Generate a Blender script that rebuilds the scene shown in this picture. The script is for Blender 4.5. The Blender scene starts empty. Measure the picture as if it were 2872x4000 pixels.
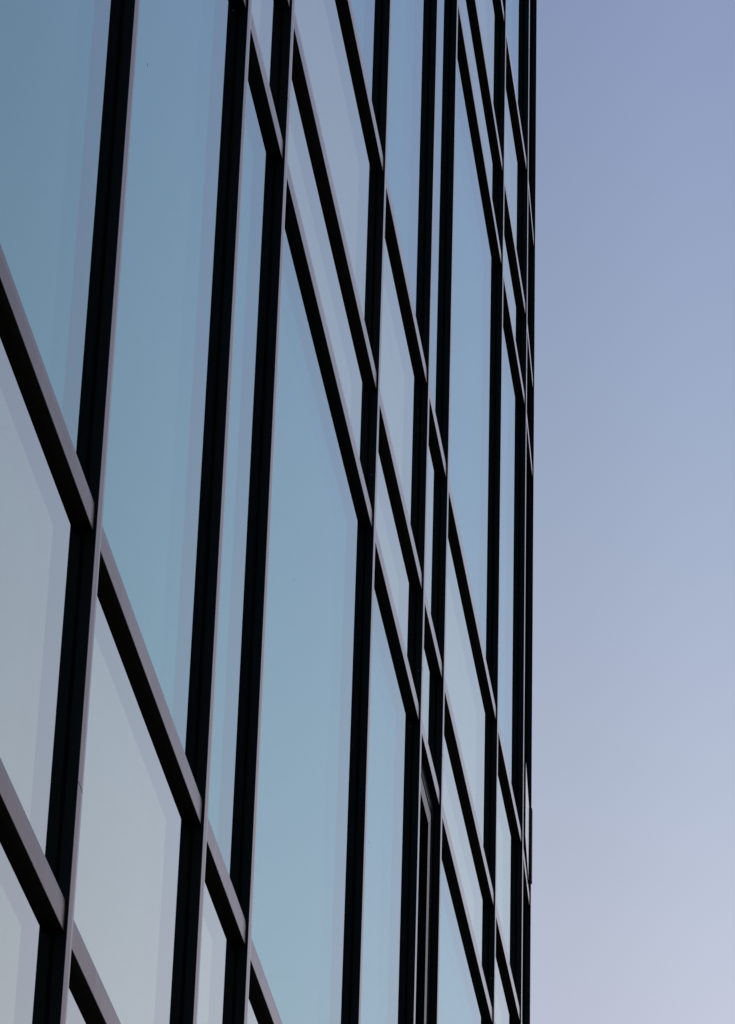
import bpy, bmesh, math, random
from mathutils import Vector, Matrix
random.seed(4)
S = 1.5            # metres per facade unit (camera to mullion fronts = 1 unit)
EYE = 1.6          # camera height above ground
sc = bpy.context.scene
C = sc.collection

# ------------------------------------------------------------------ camera
cam_d = bpy.data.cameras.new('camera')
cam_d.sensor_fit = 'VERTICAL'; cam_d.sensor_height = 36.0
cam_d.lens = 36.0 * 15019.1 / 4000.0
cam_d.clip_start = 0.05; cam_d.clip_end = 5000
cam = bpy.data.objects.new('camera', cam_d); C.objects.link(cam)
r = Vector((0.99202, 0.12306, 0.02752)); f = Vector((-0.11997, 0.85390, 0.50642))
r.normalize(); f = (f - r * f.dot(r)).normalized(); u = r.cross(f)
M = Matrix(((r.x, u.x, -f.x, 0), (r.y, u.y, -f.y, 0), (r.z, u.z, -f.z, EYE), (0, 0, 0, 1)))
cam.matrix_world = M
sc.camera = cam

# ------------------------------------------------------------------ view
sc.view_settings.view_transform = 'Standard'
sc.view_settings.look = 'None'
sc.view_settings.exposure = 0.0
sc.view_settings.gamma = 1.0
sc.cycles.max_bounces = 12
sc.cycles.transparent_max_bounces = 16
sc.cycles.glossy_bounces = 8

# ------------------------------------------------------------------ world: clear dusk sky, pale mauve low down, violet blue above
w = bpy.data.worlds.new('World'); sc.world = w; w.use_nodes = True
nt = w.node_tree; nt.nodes.clear()
N = lambda t, **k: nt.nodes.new(t)
out = N('ShaderNodeOutputWorld'); bg = N('ShaderNodeBackground'); bg2 = N('ShaderNodeBackground'); add = N('ShaderNodeAddShader')
sky = N('ShaderNodeTexSky'); sky.sky_type = 'NISHITA'; sky.sun_disc = False
SUN_EL = math.radians(7); SUN_AZ = math.radians(75)     # azimuth clockwise from +y
sky.sun_elevation = SUN_EL; sky.sun_rotation = SUN_AZ
sky.dust_density = 2.0
nt.links.new(sky.outputs[0], bg2.inputs[0]); bg2.inputs[1].default_value = 0.02
tc = N('ShaderNodeTexCoord'); sep = N('ShaderNodeSeparateXYZ'); nt.links.new(tc.outputs['Generated'], sep.inputs[0])
ramp = N('ShaderNodeValToRGB'); ramp.color_ramp.interpolation = 'B_SPLINE'
SKY = [(0.0, (0.66, 0.62, 0.68)), (0.30, (0.62, 0.625, 0.72)), (0.38, (0.53, 0.553, 0.655)), (0.50, (0.328, 0.398, 0.54)),
       (0.62, (0.228, 0.285, 0.458)), (0.80, (0.17, 0.21, 0.40)), (1.0, (0.12, 0.15, 0.32))]
el = ramp.color_ramp.elements
while len(el) < len(SKY): el.new(0.5)
for e, (p, c) in zip(el, SKY): e.position = p; e.color = (*c, 1)
# away from the building the brightening towards the horizon is gentler
kx = N('ShaderNodeMapRange'); kx.interpolation_type = 'SMOOTHSTEP'; kx.inputs[1].default_value = -0.02; kx.inputs[2].default_value = 0.14; kx.inputs[3].default_value = 0.0; kx.inputs[4].default_value = 0.22
nt.links.new(sep.outputs['X'], kx.inputs[0])
zm = N('ShaderNodeMix'); zm.inputs[3].default_value = 0.53; nt.links.new(kx.outputs[0], zm.inputs[0]); nt.links.new(sep.outputs['Z'], zm.inputs[2])
nt.links.new(zm.outputs[0], ramp.inputs[0])
mrb = N('ShaderNodeMapRange'); mrb.interpolation_type = 'SMOOTHSTEP'     # the sky behind the camera is already dark
mrb.inputs[1].default_value = -0.5; mrb.inputs[2].default_value = 0.65; mrb.inputs[3].default_value = 0.15; mrb.inputs[4].default_value = 1.0
nt.links.new(sep.outputs['Y'], mrb.inputs[0])
mrx = N('ShaderNodeMapRange'); mrx.inputs[1].default_value = -0.2; mrx.inputs[2].default_value = 0.4      # brightest a little away from the building
nt.links.new(sep.outputs['X'], mrx.inputs[0])
mra = N('ShaderNodeValToRGB'); mra.color_ramp.interpolation = 'EASE'; ea = mra.color_ramp.elements
AZ = [(0.12, 0.455), (0.20, 0.475), (0.29, 0.53), (0.46, 0.56), (0.58, 0.53), (0.72, 0.44)]
while len(ea) < len(AZ): ea.new(0.5)
for e, (p, c) in zip(ea, AZ): e.position = p; e.color = (c, c, c, 1)
nt.links.new(mrx.outputs[0], mra.inputs[0])
mdb = N('ShaderNodeMath'); mdb.operation = 'MULTIPLY'; mdb.inputs[1].default_value = 2.0; nt.links.new(mra.outputs[0], mdb.inputs[0])
m1 = N('ShaderNodeMath'); m1.operation = 'MULTIPLY'; nt.links.new(mrb.outputs[0], m1.inputs[0]); nt.links.new(mdb.outputs[0], m1.inputs[1])
nt.links.new(ramp.outputs[0], bg.inputs[0]); nt.links.new(m1.outputs[0], bg.inputs[1])
nt.links.new(bg.outputs[0], add.inputs[0]); nt.links.new(bg2.outputs[0], add.inputs[1]); nt.links.new(add.outputs[0], out.inputs[0])

# ------------------------------------------------------------------ sun: last weak light, low and soft
sl = bpy.data.lights.new('sun', 'SUN'); sl.energy = 0.5; sl.angle = math.radians(10); sl.color = (1.0, 0.86, 0.78)
so = bpy.data.objects.new('sun', sl); C.objects.link(so)
sd = Vector((math.sin(SUN_AZ) * math.cos(SUN_EL), math.cos(SUN_AZ) * math.cos(SUN_EL), math.sin(SUN_EL)))
so.rotation_euler = sd.to_track_quat('Z', 'Y').to_euler()
so.location = sd * 50

# ------------------------------------------------------------------ materials
def mat(name):
    m = bpy.data.materials.new(name); m.use_nodes = True; t = m.node_tree; t.nodes.clear()
    o = t.nodes.new('ShaderNodeOutputMaterial'); return m, t, o
def ln(t, a, b): t.links.new(a, b)
def noise(t, scale, detail=3, vec=None):
    n = t.nodes.new('ShaderNodeTexNoise'); n.inputs['Scale'].default_value = scale; n.inputs['Detail'].default_value = detail
    if vec is None:
        g = t.nodes.new('ShaderNodeTexCoord'); vec = g.outputs['Object']
    ln(t, vec, n.inputs['Vector']); return n
def metal(name, base, metallic, rough, spec=0.5, var=0.10):
    m, t, o = mat(name); p = t.nodes.new('ShaderNodeBsdfPrincipled')
    g = t.nodes.new('ShaderNodeTexCoord'); mp = t.nodes.new('ShaderNodeMapping'); mp.inputs['Scale'].default_value = (1, 1, 0.15)
    ln(t, g.outputs['Object'], mp.inputs[0])
    n = noise(t, 22, 4, mp.outputs[0])
    mr = t.nodes.new('ShaderNodeMapRange'); mr.inputs[1].default_value = .3; mr.inputs[2].default_value = .7
    mr.inputs[3].default_value = 1 - var; mr.inputs[4].default_value = 1 + var; ln(t, n.outputs[0], mr.inputs[0])
    mx = t.nodes.new('ShaderNodeMix'); mx.data_type = 'RGBA'; mx.blend_type = 'MULTIPLY'; mx.inputs[0].default_value = 1
    mx.inputs[6].default_value = (*base, 1); cb = t.nodes.new('ShaderNodeCombineColor')
    for i in range(3): ln(t, mr.outputs[0], cb.inputs[i])
    ln(t, cb.outputs[0], mx.inputs[7]); ln(t, mx.outputs[2], p.inputs['Base Color'])
    p.inputs['Metallic'].default_value = metallic; p.inputs['Roughness'].default_value = rough
    p.inputs['Specular IOR Level'].default_value = spec
    n2 = noise(t, 60, 2); bp = t.nodes.new('ShaderNodeBump'); bp.inputs['Strength'].default_value = 0.06; bp.inputs['Distance'].default_value = 0.001
    ln(t, n2.outputs[0], bp.inputs['Height']); ln(t, bp.outputs[0], p.inputs['Normal'])
    ln(t, p.outputs[0], o.inputs[0]); return m
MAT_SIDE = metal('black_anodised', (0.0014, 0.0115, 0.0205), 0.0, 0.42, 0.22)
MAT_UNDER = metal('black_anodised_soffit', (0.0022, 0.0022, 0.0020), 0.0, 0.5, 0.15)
def satin(name, lo, hi, rough, var):
    """anodised face: weak reflection seen square on, strong at a glancing angle; brushed streaks and light soiling"""
    m, t, o = mat(name); g = t.nodes.new('ShaderNodeBsdfGlossy'); g.inputs['Roughness'].default_value = rough
    fr = t.nodes.new('ShaderNodeFresnel'); fr.inputs['IOR'].default_value = 1.52
    mt = t.nodes.new('ShaderNodeMapRange'); mt.inputs[1].default_value = 0.30; mt.inputs[2].default_value = 0.66; ln(t, fr.outputs[0], mt.inputs[0])
    cm = t.nodes.new('ShaderNodeMix'); cm.data_type = 'RGBA'; cm.inputs[6].default_value = (*lo, 1); cm.inputs[7].default_value = (*hi, 1); ln(t, mt.outputs[0], cm.inputs[0])
    tcn = t.nodes.new('ShaderNodeTexCoord'); mp = t.nodes.new('ShaderNodeMapping'); mp.inputs['Scale'].default_value = (1, 1, 0.10); ln(t, tcn.outputs['Object'], mp.inputs[0])
    n = noise(t, 45, 5, mp.outputs[0]); n3 = noise(t, 3.0, 3)
    ad = t.nodes.new('ShaderNodeMath'); ad.operation = 'ADD'; ln(t, n.outputs[0], ad.inputs[0]); ln(t, n3.outputs[0], ad.inputs[1])
    mr = t.nodes.new('ShaderNodeMapRange'); mr.inputs[1].default_value = .7; mr.inputs[2].default_value = 1.3; mr.inputs[3].default_value = 1 - var; mr.inputs[4].default_value = 1 + var; ln(t, ad.outputs[0], mr.inputs[0])
    sc_ = t.nodes.new('ShaderNodeVectorMath'); sc_.operation = 'SCALE'; ln(t, cm.outputs[2], sc_.inputs[0]); ln(t, mr.outputs[0], sc_.inputs['Scale'])
    ln(t, sc_.outputs[0], g.inputs['Color']); ln(t, g.outputs[0], o.inputs[0]); return m
MAT_CAP = satin('grey_anodised_cap', (0.315, 0.262, 0.262), (0.93, 0.88, 0.87), 0.30, 0.09)
MAT_CAP2 = satin('grey_anodised_shaded_bevel', (0.25, 0.22, 0.225), (0.74, 0.72, 0.73), 0.34, 0.07)  # darker copy of the cap: turned facet's dimmer reflection put into the colour
MAT_FRAME = metal('polished_window_frame', (0.26, 0.26, 0.265), 1.0, 0.16, 0.5, 0.05)
MAT_RING = metal('satin_inner_frame', (0.34, 0.34, 0.36), 0.7, 0.5, 0.5, 0.05)
MAT_GASKET = metal('rubber_gasket', (0.0008, 0.0008, 0.0008), 0.0, 0.7, 0.1)
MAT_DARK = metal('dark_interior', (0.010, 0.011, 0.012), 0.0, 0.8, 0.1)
MAT_SCREW = metal('screw_steel', (0.35, 0.35, 0.36), 1.0, 0.3)
MAT_PALE = satin('sky_bright_sash', (0.95, 0.95, 0.93), (0.97, 0.97, 0.94), 0.35, 0.02)  # near-white colour stands in for bright sky mirrored by the sash glass
MAT_STONE = metal('dark_stone', (0.12, 0.12, 0.125), 0.0, 0.6, 0.3, 0.25)
MAT_ASPH = metal('asphalt', (0.05, 0.05, 0.052), 0.0, 0.85, 0.2, 0.3)

def glass(name, col, col2, f_lo, f_hi, tcol):
    m, t, o = mat(name)
    g = t.nodes.new('ShaderNodeBsdfGlossy'); g.inputs['Roughness'].default_value = 0.0; g.inputs['Color'].default_value = (*col, 1)
    tr = t.nodes.new('ShaderNodeBsdfTransparent'); tr.inputs['Color'].default_value = (*tcol, 1)
    fr = t.nodes.new('ShaderNodeFresnel'); fr.inputs['IOR'].default_value = 1.52
    mr = t.nodes.new('ShaderNodeMapRange'); mr.inputs[1].default_value = 0.30; mr.inputs[2].default_value = 0.62
    mr.inputs[3].default_value = f_lo; mr.inputs[4].default_value = f_hi
    ln(t, fr.outputs[0], mr.inputs[0])
    mt = t.nodes.new('ShaderNodeMapRange'); mt.inputs[1].default_value = 0.30; mt.inputs[2].default_value = 0.62; ln(t, fr.outputs[0], mt.inputs[0])
    cm = t.nodes.new('ShaderNodeMix'); cm.data_type = 'RGBA'; cm.inputs[6].default_value = (*col, 1); cm.inputs[7].default_value = (*col2, 1)
    ln(t, mt.outputs[0], cm.inputs[0]); ln(t, cm.outputs[2], g.inputs['Color'])
    n = noise(t, 0.7, 1); bp = t.nodes.new('ShaderNodeBump'); bp.inputs['Strength'].default_value = 0.15; bp.inputs['Distance'].default_value = 0.0006
    ln(t, n.outputs[0], bp.inputs['Height']); ln(t, bp.outputs[0], g.inputs['Normal'])
    # dust specks on the outer face
    v = t.nodes.new('ShaderNodeTexVoronoi'); v.inputs['Scale'].default_value = 5.0
    tcn = t.nodes.new('ShaderNodeTexCoord'); ln(t, tcn.outputs['Object'], v.inputs['Vector'])
    lt = t.nodes.new('ShaderNodeMath'); lt.operation = 'LESS_THAN'; lt.inputs[1].default_value = 0.018; ln(t, v.outputs['Distance'], lt.inputs[0])
    ge = t.nodes.new('ShaderNodeNewGeometry'); sb = t.nodes.new('ShaderNodeMath'); sb.operation = 'SUBTRACT'; sb.inputs[0].default_value = 1.0; ln(t, ge.outputs['Backfacing'], sb.inputs[1])
    mu = t.nodes.new('ShaderNodeMath'); mu.operation = 'MULTIPLY'; ln(t, sb.outputs[0], mu.inputs[0]); ln(t, mr.outputs[0], mu.inputs[1])
    mx = t.nodes.new('ShaderNodeMixShader'); ln(t, mu.outputs[0], mx.inputs[0]); ln(t, tr.outputs[0], mx.inputs[1]); ln(t, g.outputs[0], mx.inputs[2])
    df = t.nodes.new('ShaderNodeBsdfDiffuse'); df.inputs[0].default_value = (0.10, 0.10, 0.10, 1)
    mx2 = t.nodes.new('ShaderNodeMixShader'); ln(t, lt.outputs[0], mx2.inputs[0]); ln(t, mx.outputs[0], mx2.inputs[1]); ln(t, df.outputs[0], mx2.inputs[2])
    ln(t, mx2.outputs[0], o.inputs[0]); return m
def inner(name, col, col3, fac):
    # coated inner lite: mirror-like, slightly tinted
    m, t, o = mat(name)
    g = t.nodes.new('ShaderNodeBsdfGlossy'); g.inputs['Roughness'].default_value = 0.004; g.inputs['Color'].default_value = (*col, 1)
    tr = t.nodes.new('ShaderNodeBsdfTransparent'); tr.inputs['Color'].default_value = (*col3, 1)
    ge = t.nodes.new('ShaderNodeNewGeometry'); sb = t.nodes.new('ShaderNodeMath'); sb.operation = 'MULTIPLY_ADD'; sb.inputs[1].default_value = -fac; sb.inputs[2].default_value = fac; ln(t, ge.outputs['Backfacing'], sb.inputs[0])
    mx = t.nodes.new('ShaderNodeMixShader'); ln(t, sb.outputs[0], mx.inputs[0])
    ln(t, tr.outputs[0], mx.inputs[1]); ln(t, g.outputs[0], mx.inputs[2])
    ln(t, mx.outputs[0], o.inputs[0]); return m
MAT_VIS = glass('vision_glass', (0.775, 0.93, 0.92), (0.85, 0.945, 0.965), 0.645, 0.815, (1, 1, 1))
MAT_SPA = glass('spandrel_glass', (0.985, 0.965, 0.895), (0.92, 0.97, 0.93), 0.79, 0.87, (1, 1, 1))
MAT_VIN = inner('vision_inner_lite', (0.02, 0.33, 0.29), (1, 1, 1), 0.75)
MAT_SIN = inner('spandrel_inner_lite', (0.60, 0.66, 0.40), (1, 1, 1), 0.78)
m, t, o = mat('rear_lite'); g_ = t.nodes.new('ShaderNodeBsdfGlossy'); g_.inputs['Roughness'].default_value = 0.01; g_.inputs['Color'].default_value = (.16, .32, .22, 1)
ln(t, g_.outputs[0], o.inputs[0]); MAT_REAR = m

# ------------------------------------------------------------------ facade layout (units)
P_ = 0.0186; Q_ = 0.0044; W_ = 0.0388; H_ = 0.0434; TT = 0.0120
Y = [4.49752, 5.42017, 5.88194, 7.26544, 8.18678, 8.64981, 10.03805, 10.8711]
Y = [2.6485, 3.1113] + Y
Y9 = 11.3400
Z0, A_, B_, PER = 4.24499, 0.35949, 0.95678, 2.5707
LEV = [Z0 - PER, Z0 - PER + A_, Z0 - PER + B_, Z0, Z0 + A_, Z0 + B_, Z0 + PER, Z0 + PER + A_, Z0 + PER + B_, Z0 + 2 * PER]
ZB, ZT = 0.060, LEV[-1] + H_
ALPHA = 0.0350
# plane frames: points given as (out, along, z); main plane x = -1 + out ; last bay is turned by ALPHA about mullion 8
def main_pt(o, y, z): return Vector(((-1 + o) * S, y * S, z * S + EYE))
def last_pt(o, y, z):
    d = y - Y[-1]; ca, sa = math.cos(ALPHA), math.sin(ALPHA)
    return Vector(((-1 - d * sa + o * ca) * S, (Y[-1] + d * ca + o * sa) * S, z * S + EYE))

bld = bpy.data.objects.new('glass_office_building', None); C.objects.link(bld)
bld.location = (-1.5 * S, 7.0 * S, 0.0)
bld['label'] = 'dark framed glass curtain wall building reflecting the dusk sky'
bld['category'] = 'building'

def mk(name, verts, faces, mats, midx=None, parent=None, bevel=0):
    """verts in world coordinates; the object's origin is put at the base of the mesh"""
    n = len(verts); c = Vector((sum(v.x for v in verts) / n, sum(v.y for v in verts) / n, min(v.z for v in verts)))
    me = bpy.data.meshes.new(name); me.from_pydata([v - c for v in verts], [], faces)
    for mm in mats: me.materials.append(mm)
    if midx:
        for p, i in zip(me.polygons, midx): p.material_index = i
    bm = bmesh.new(); bm.from_mesh(me); bmesh.ops.recalc_face_normals(bm, faces=bm.faces)
    if len(faces) == 1:
        bm.faces.ensure_lookup_table()
        if bm.faces[0].normal.x < 0: bmesh.ops.reverse_faces(bm, faces=bm.faces)
    bm.to_mesh(me); bm.free()
    ob = bpy.data.objects.new(name, me); C.objects.link(ob)
    if parent is not None:
        ob.parent = parent
        pw = Vector((0, 0, 0)); q = parent
        while q is not None: pw += q.location; q = q.parent
        ob.location = c - pw
    else: ob.location = c
    return ob
class MB:
    def __init__(s): s.v = []; s.f = []; s.m = []
    def prism(s, prof, z0, z1, pt, mi):
        """prof: list of (out, along); mi: material per side edge + [bottom, top]"""
        b = len(s.v); n = len(prof)
        s.v += [pt(o, y, z0) for o, y in prof] + [pt(o, y, z1) for o, y in prof]
        for i in range(n):
            j = (i + 1) % n; s.f.append((b + i, b + j, b + n + j, b + n + i)); s.m.append(mi[i])
        s.f.append(tuple(b + i for i in range(n))[::-1]); s.m.append(mi[n])
        s.f.append(tuple(b + n + i for i in range(n))); s.m.append(mi[n + 1])
    def hprism(s, prof, y0, y1, pt, mi):
        """prof: list of (out, z) extruded along the facade"""
        b = len(s.v); n = len(prof)
        s.v += [pt(o, y0, z) for o, z in prof] + [pt(o, y1, z) for o, z in prof]
        for i in range(n):
            j = (i + 1) % n; s.f.append((b + i, b + j, b + n + j, b + n + i)); s.m.append(mi[i])
        s.f.append(tuple(b + i for i in range(n))[::-1]); s.m.append(mi[n])
        s.f.append(tuple(b + n + i for i in range(n))); s.m.append(mi[n + 1])
    def box(s, o0, o1, y0, y1, z0, z1, pt, front=0, side=0, under=None):
        u_ = side if under is None else under
        s.prism([(o0, y0), (o1, y0), (o1, y1), (o0, y1)], z0, z1, pt, [side, front, side, side, u_, side])
    def build(s, name, mats, parent): return mk(name, s.v, s.f, mats, s.m, parent)

# ---- mullions
def mullion(yk, joints, pt, screws):
    b = MB(); y0 = yk - W_; y1 = yk; d = 0.0011
    prof = [(-P_ - 0.030, y0), (-0.0004, y0), (0, y0 + 0.0012), (0, y0 + W_ * 0.66), (-d, y1), (-P_ - 0.030, y1)]
    mi = [0, 0, 1, 2, 0, 0, 0, 0]
    zs = [ZB - 0.15] + joints + [ZT + 0.12]
    for i in range(len(zs) - 1):
        b.prism(prof, zs[i] + (0.0009 if i else 0), zs[i + 1] - (0.0009 if i < len(zs) - 2 else 0), pt, mi)
    for zj in joints:
        b.prism([(-P_ - 0.003, y0 + .0006), (-0.0022, y0 + .0006), (-0.0022, y1 - .0006), (-P_ - 0.003, y1 - .0006)], zj - 0.004, zj + 0.004, pt, [0] * 6)
    b.box(-P_ - 0.004, -P_ + 0.0026, y0 - 0.0012, y0 + 0.0004, ZB, ZT, pt, 3, 3)
    ob = b.build('mullion', [MAT_SIDE, MAT_CAP, MAT_CAP2, MAT_GASKET], bld)
    for zj in screws:
        for (oo, dz) in ((-0.0085, -0.010),):
            sb = MB(); n = 8; rr = 0.0014
            c0 = (oo, y0); ring = [(oo + rr * math.cos(2 * math.pi * k / n), zj + dz + rr * math.sin(2 * math.pi * k / n)) for k in range(n)]
            sb.hprism(ring, y0 - 0.0012, y0 + 0.001, pt, [0] * (n + 2))
            sb.build('screw', [MAT_SCREW], ob)
    return ob
for i, yk in enumerate(Y):
    if i == 2: j = [2.2494, 2.2494 + PER, 2.2494 + 2 * PER]
    else: j = [4.391 - PER, 4.391, 4.391 + PER]
    mullion(yk, j, main_pt, [4.391] if i in (5, 6, 8) else [])
mullion(Y9, [4.391 - PER, 4.391, 4.391 + PER], last_pt, [])

# ---- bays
BAYS = [(Y[i], Y[i + 1] - W_, main_pt) for i in range(len(Y) - 1)] + [(Y[-1], Y9 - W_, last_pt)]
# ---- transoms
for (ya, yb, pt) in BAYS:
    for z in LEV:
        b = MB(); zt = z + H_
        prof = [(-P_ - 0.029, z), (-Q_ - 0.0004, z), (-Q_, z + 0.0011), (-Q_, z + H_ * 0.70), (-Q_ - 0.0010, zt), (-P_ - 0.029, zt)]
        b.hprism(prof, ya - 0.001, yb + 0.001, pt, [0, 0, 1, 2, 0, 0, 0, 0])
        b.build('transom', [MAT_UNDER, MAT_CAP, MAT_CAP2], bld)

def quad(o, y0, y1, z0, z1, pt):
    return [pt(o, y0, z0), pt(o, y1, z0), pt(o, y1, z1), pt(o, y0, z1)]
ROWS = [(ZB, LEV[0], 'v')] + [(LEV[i] + H_, LEV[i + 1], 's' if i % 3 < 2 else 'v') for i in range(9)]
OPEN_BAY, OPEN_ROW = 6, 3            # tilted-in window, bay between mullions 5 and 6 of the picture
VENT_BAY, VENT_ROW = 9, 6
def pane(kind, y0, y1, z0, z1, pt, g=0.002):
    vis = kind == 'v'
    ob = mk('window' if vis else 'spandrel_panel', quad(-P_, y0 - g, y1 + g, z0 - g, z1 + g, pt), [(0, 1, 2, 3)], [MAT_VIS if vis else MAT_SPA], None, bld)
    mk('inner_pane', quad(-P_ - TT, y0 - .02, y1 + .02, z0 - .02, z1 + .02, pt), [(0, 1, 2, 3)], [MAT_VIN if vis else MAT_SIN], None, ob)
    mk('rear_pane', quad(-P_ - 2 * TT, y0 - .02, y1 + .02, z0 - .02, z1 + .02, pt), [(0, 1, 2, 3)], [MAT_REAR], None, ob)
    return ob
def ring(b, o0, o1, y0, y1, z0, z1, w, pt, front, side):
    b.box(o0, o1, y0, y0 + w, z0, z1, pt, front, side); b.box(o0, o1, y1 - w, y1, z0, z1, pt, front, side)
    b.box(o0, o1, y0 + w, y1 - w, z0, z0 + w, pt, front, side); b.box(o0, o1, y0 + w, y1 - w, z1 - w, z1, pt, front, side)
for bi, (ya, yb, pt) in enumerate(BAYS):
    for ri, (za, zb, kind) in enumerate(ROWS):
        if bi == OPEN_BAY and ri == OPEN_ROW:
            b = MB(); ring(b, -P_ - 0.03, -P_, ya - .001, yb + .001, za - .001, zb + .001, 0.045, pt, 0, 1)
            wnd = b.build('window', [MAT_FRAME, MAT_SIDE], bld); wnd['label'] = 'narrow window opened inwards, dark room behind its grey frame'
            b = MB(); ring(b, -P_ - 0.035, -P_ - 0.0015, ya + .049, yb - .049, za + .049, zb - .049, 0.044, pt, 0, 1)
            b.build('inner_frame', [MAT_RING, MAT_SIDE], wnd)
            b = MB(); b.box(-P_ - 0.034, -P_ - 0.010, ya + .044, ya + .05, za + .04, zb - .04, pt, 0, 0); b.box(-P_ - 0.034, -P_ - 0.010, yb - .05, yb - .044, za + .04, zb - .04, pt, 0, 0)
            b.box(-P_ - 0.034, -P_ - 0.010, ya + .05, yb - .05, zb - .05, zb - .044, pt, 0, 0); b.box(-P_ - 0.034, -P_ - 0.010, ya + .05, yb - .05, za + .044, za + .05, pt, 0, 0)
            b.build('gasket', [MAT_GASKET], wnd)
            # room recess, walls only
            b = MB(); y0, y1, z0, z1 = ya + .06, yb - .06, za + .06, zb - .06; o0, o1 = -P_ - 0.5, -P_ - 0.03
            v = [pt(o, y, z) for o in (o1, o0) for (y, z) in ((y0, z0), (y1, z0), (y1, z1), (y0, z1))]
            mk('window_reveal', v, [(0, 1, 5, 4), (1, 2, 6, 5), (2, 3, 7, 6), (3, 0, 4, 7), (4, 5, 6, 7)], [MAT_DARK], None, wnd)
            # sash swung into the room, hinged on the far side
            b = MB(); hy = y1 - .01; L = (y1 - y0) * .96; an = math.radians(62)
            def swing(o, y, z, pt=pt, hy=hy, an=an): return pt(-P_ - 0.04 - y * math.sin(an) + o * math.cos(an), hy - y * math.cos(an) - o * math.sin(an), z)
            ring(b, -0.012, 0.006, 0, L, z0 + .01, z1 - .01, 0.03, swing, 0, 1)
            sash = b.build('sash', [MAT_SIDE, MAT_SIDE], wnd)
            continue
        pane(kind, ya, yb, za, zb, pt)
        if bi == VENT_BAY and ri == VENT_ROW: pass
# ---- small vent sash pushed out in the last bay, just above its transom
vz0, vz1 = 5.2492, 5.5070
def raw(o, y, z): return Vector((o * S, y * S, z * S + EYE))
b = MB(); b.prism([(-1.0075, 10.88), (-0.9956, 10.88), (-1.0147, 11.21), (-1.0266, 11.21)], vz0, vz1, raw, [0, 1, 0, 0, 0, 0])
vent = b.build('vent_window', [MAT_SIDE, MAT_PALE], bld); vent['label'] = 'small vent window pushed out beyond the far mullions, sky reflection coloured into its pale face'
b = MB(); b.box(-1.0165, -1.0052, 11.2105, 11.235, vz0 - .001, vz1 + .001, raw, 0, 0); b.build('stile', [MAT_SIDE], vent)
b = MB(); b.box(-1.0185, -1.0080, 10.90, 10.906, vz0 + .05, vz0 + .058, raw, 0, 0); b.build('stay_arm', [MAT_SIDE], vent)

# ---- body behind the curtain wall: inner lining, end wall, plinth, parapet, roof
def xyz_box(name, x0, x1, y0, y1, z0, z1, m_, parent):
    v = [Vector((x, y, z)) for x in (x0, x1) for y in (y0, y1) for z in (z0, z1)]
    fs = [(0, 1, 3, 2), (4, 6, 7, 5), (0, 4, 5, 1), (2, 3, 7, 6), (0, 2, 6, 4), (1, 5, 7, 3)]
    return mk(name, v, fs, [m_], None, parent)
YE = last_pt(-0.03, Y9, 0)          # far corner
yl = (Y[0] - W_) * S
gx = (-1 - P_ - .06) * S
top = ZT * S + EYE
xyz_box('roof', -16, gx, yl, YE.y - .05, top - 0.05, top + 0.25, MAT_STONE, bld)
xyz_box('end_wall', -16, YE.x - 0.05, YE.y - 0.22, YE.y - 0.02, 0, top - 0.06, MAT_SIDE, bld)
xyz_box('side_wall', -16, gx, yl - .2, yl + .01, 0, top - 0.06, MAT_SIDE, bld)
xyz_box('parapet', gx - .1, (-1 - P_ - .002) * S - .02, yl, YE.y - .3, ZT * S + EYE + .012, top + .45, MAT_SIDE, bld)
xyz_box('plinth', gx - .3, (-1 - P_) * S - .02, yl, YE.y - .3, 0, ZB * S + EYE - .01, MAT_STONE, bld)

# ------------------------------------------------------------------ ground
gm = bpy.data.meshes.new('ground'); gm.from_pydata([(-2500, -2500, 0), (2500, -2500, 0), (2500, 2500, 0), (-2500, 2500, 0)], [], [(0, 1, 2, 3)])
gm.materials.append(MAT_ASPH); go = bpy.data.objects.new('ground', gm); C.objects.link(go); go.location.z = -0.004; go['kind'] = 'structure'
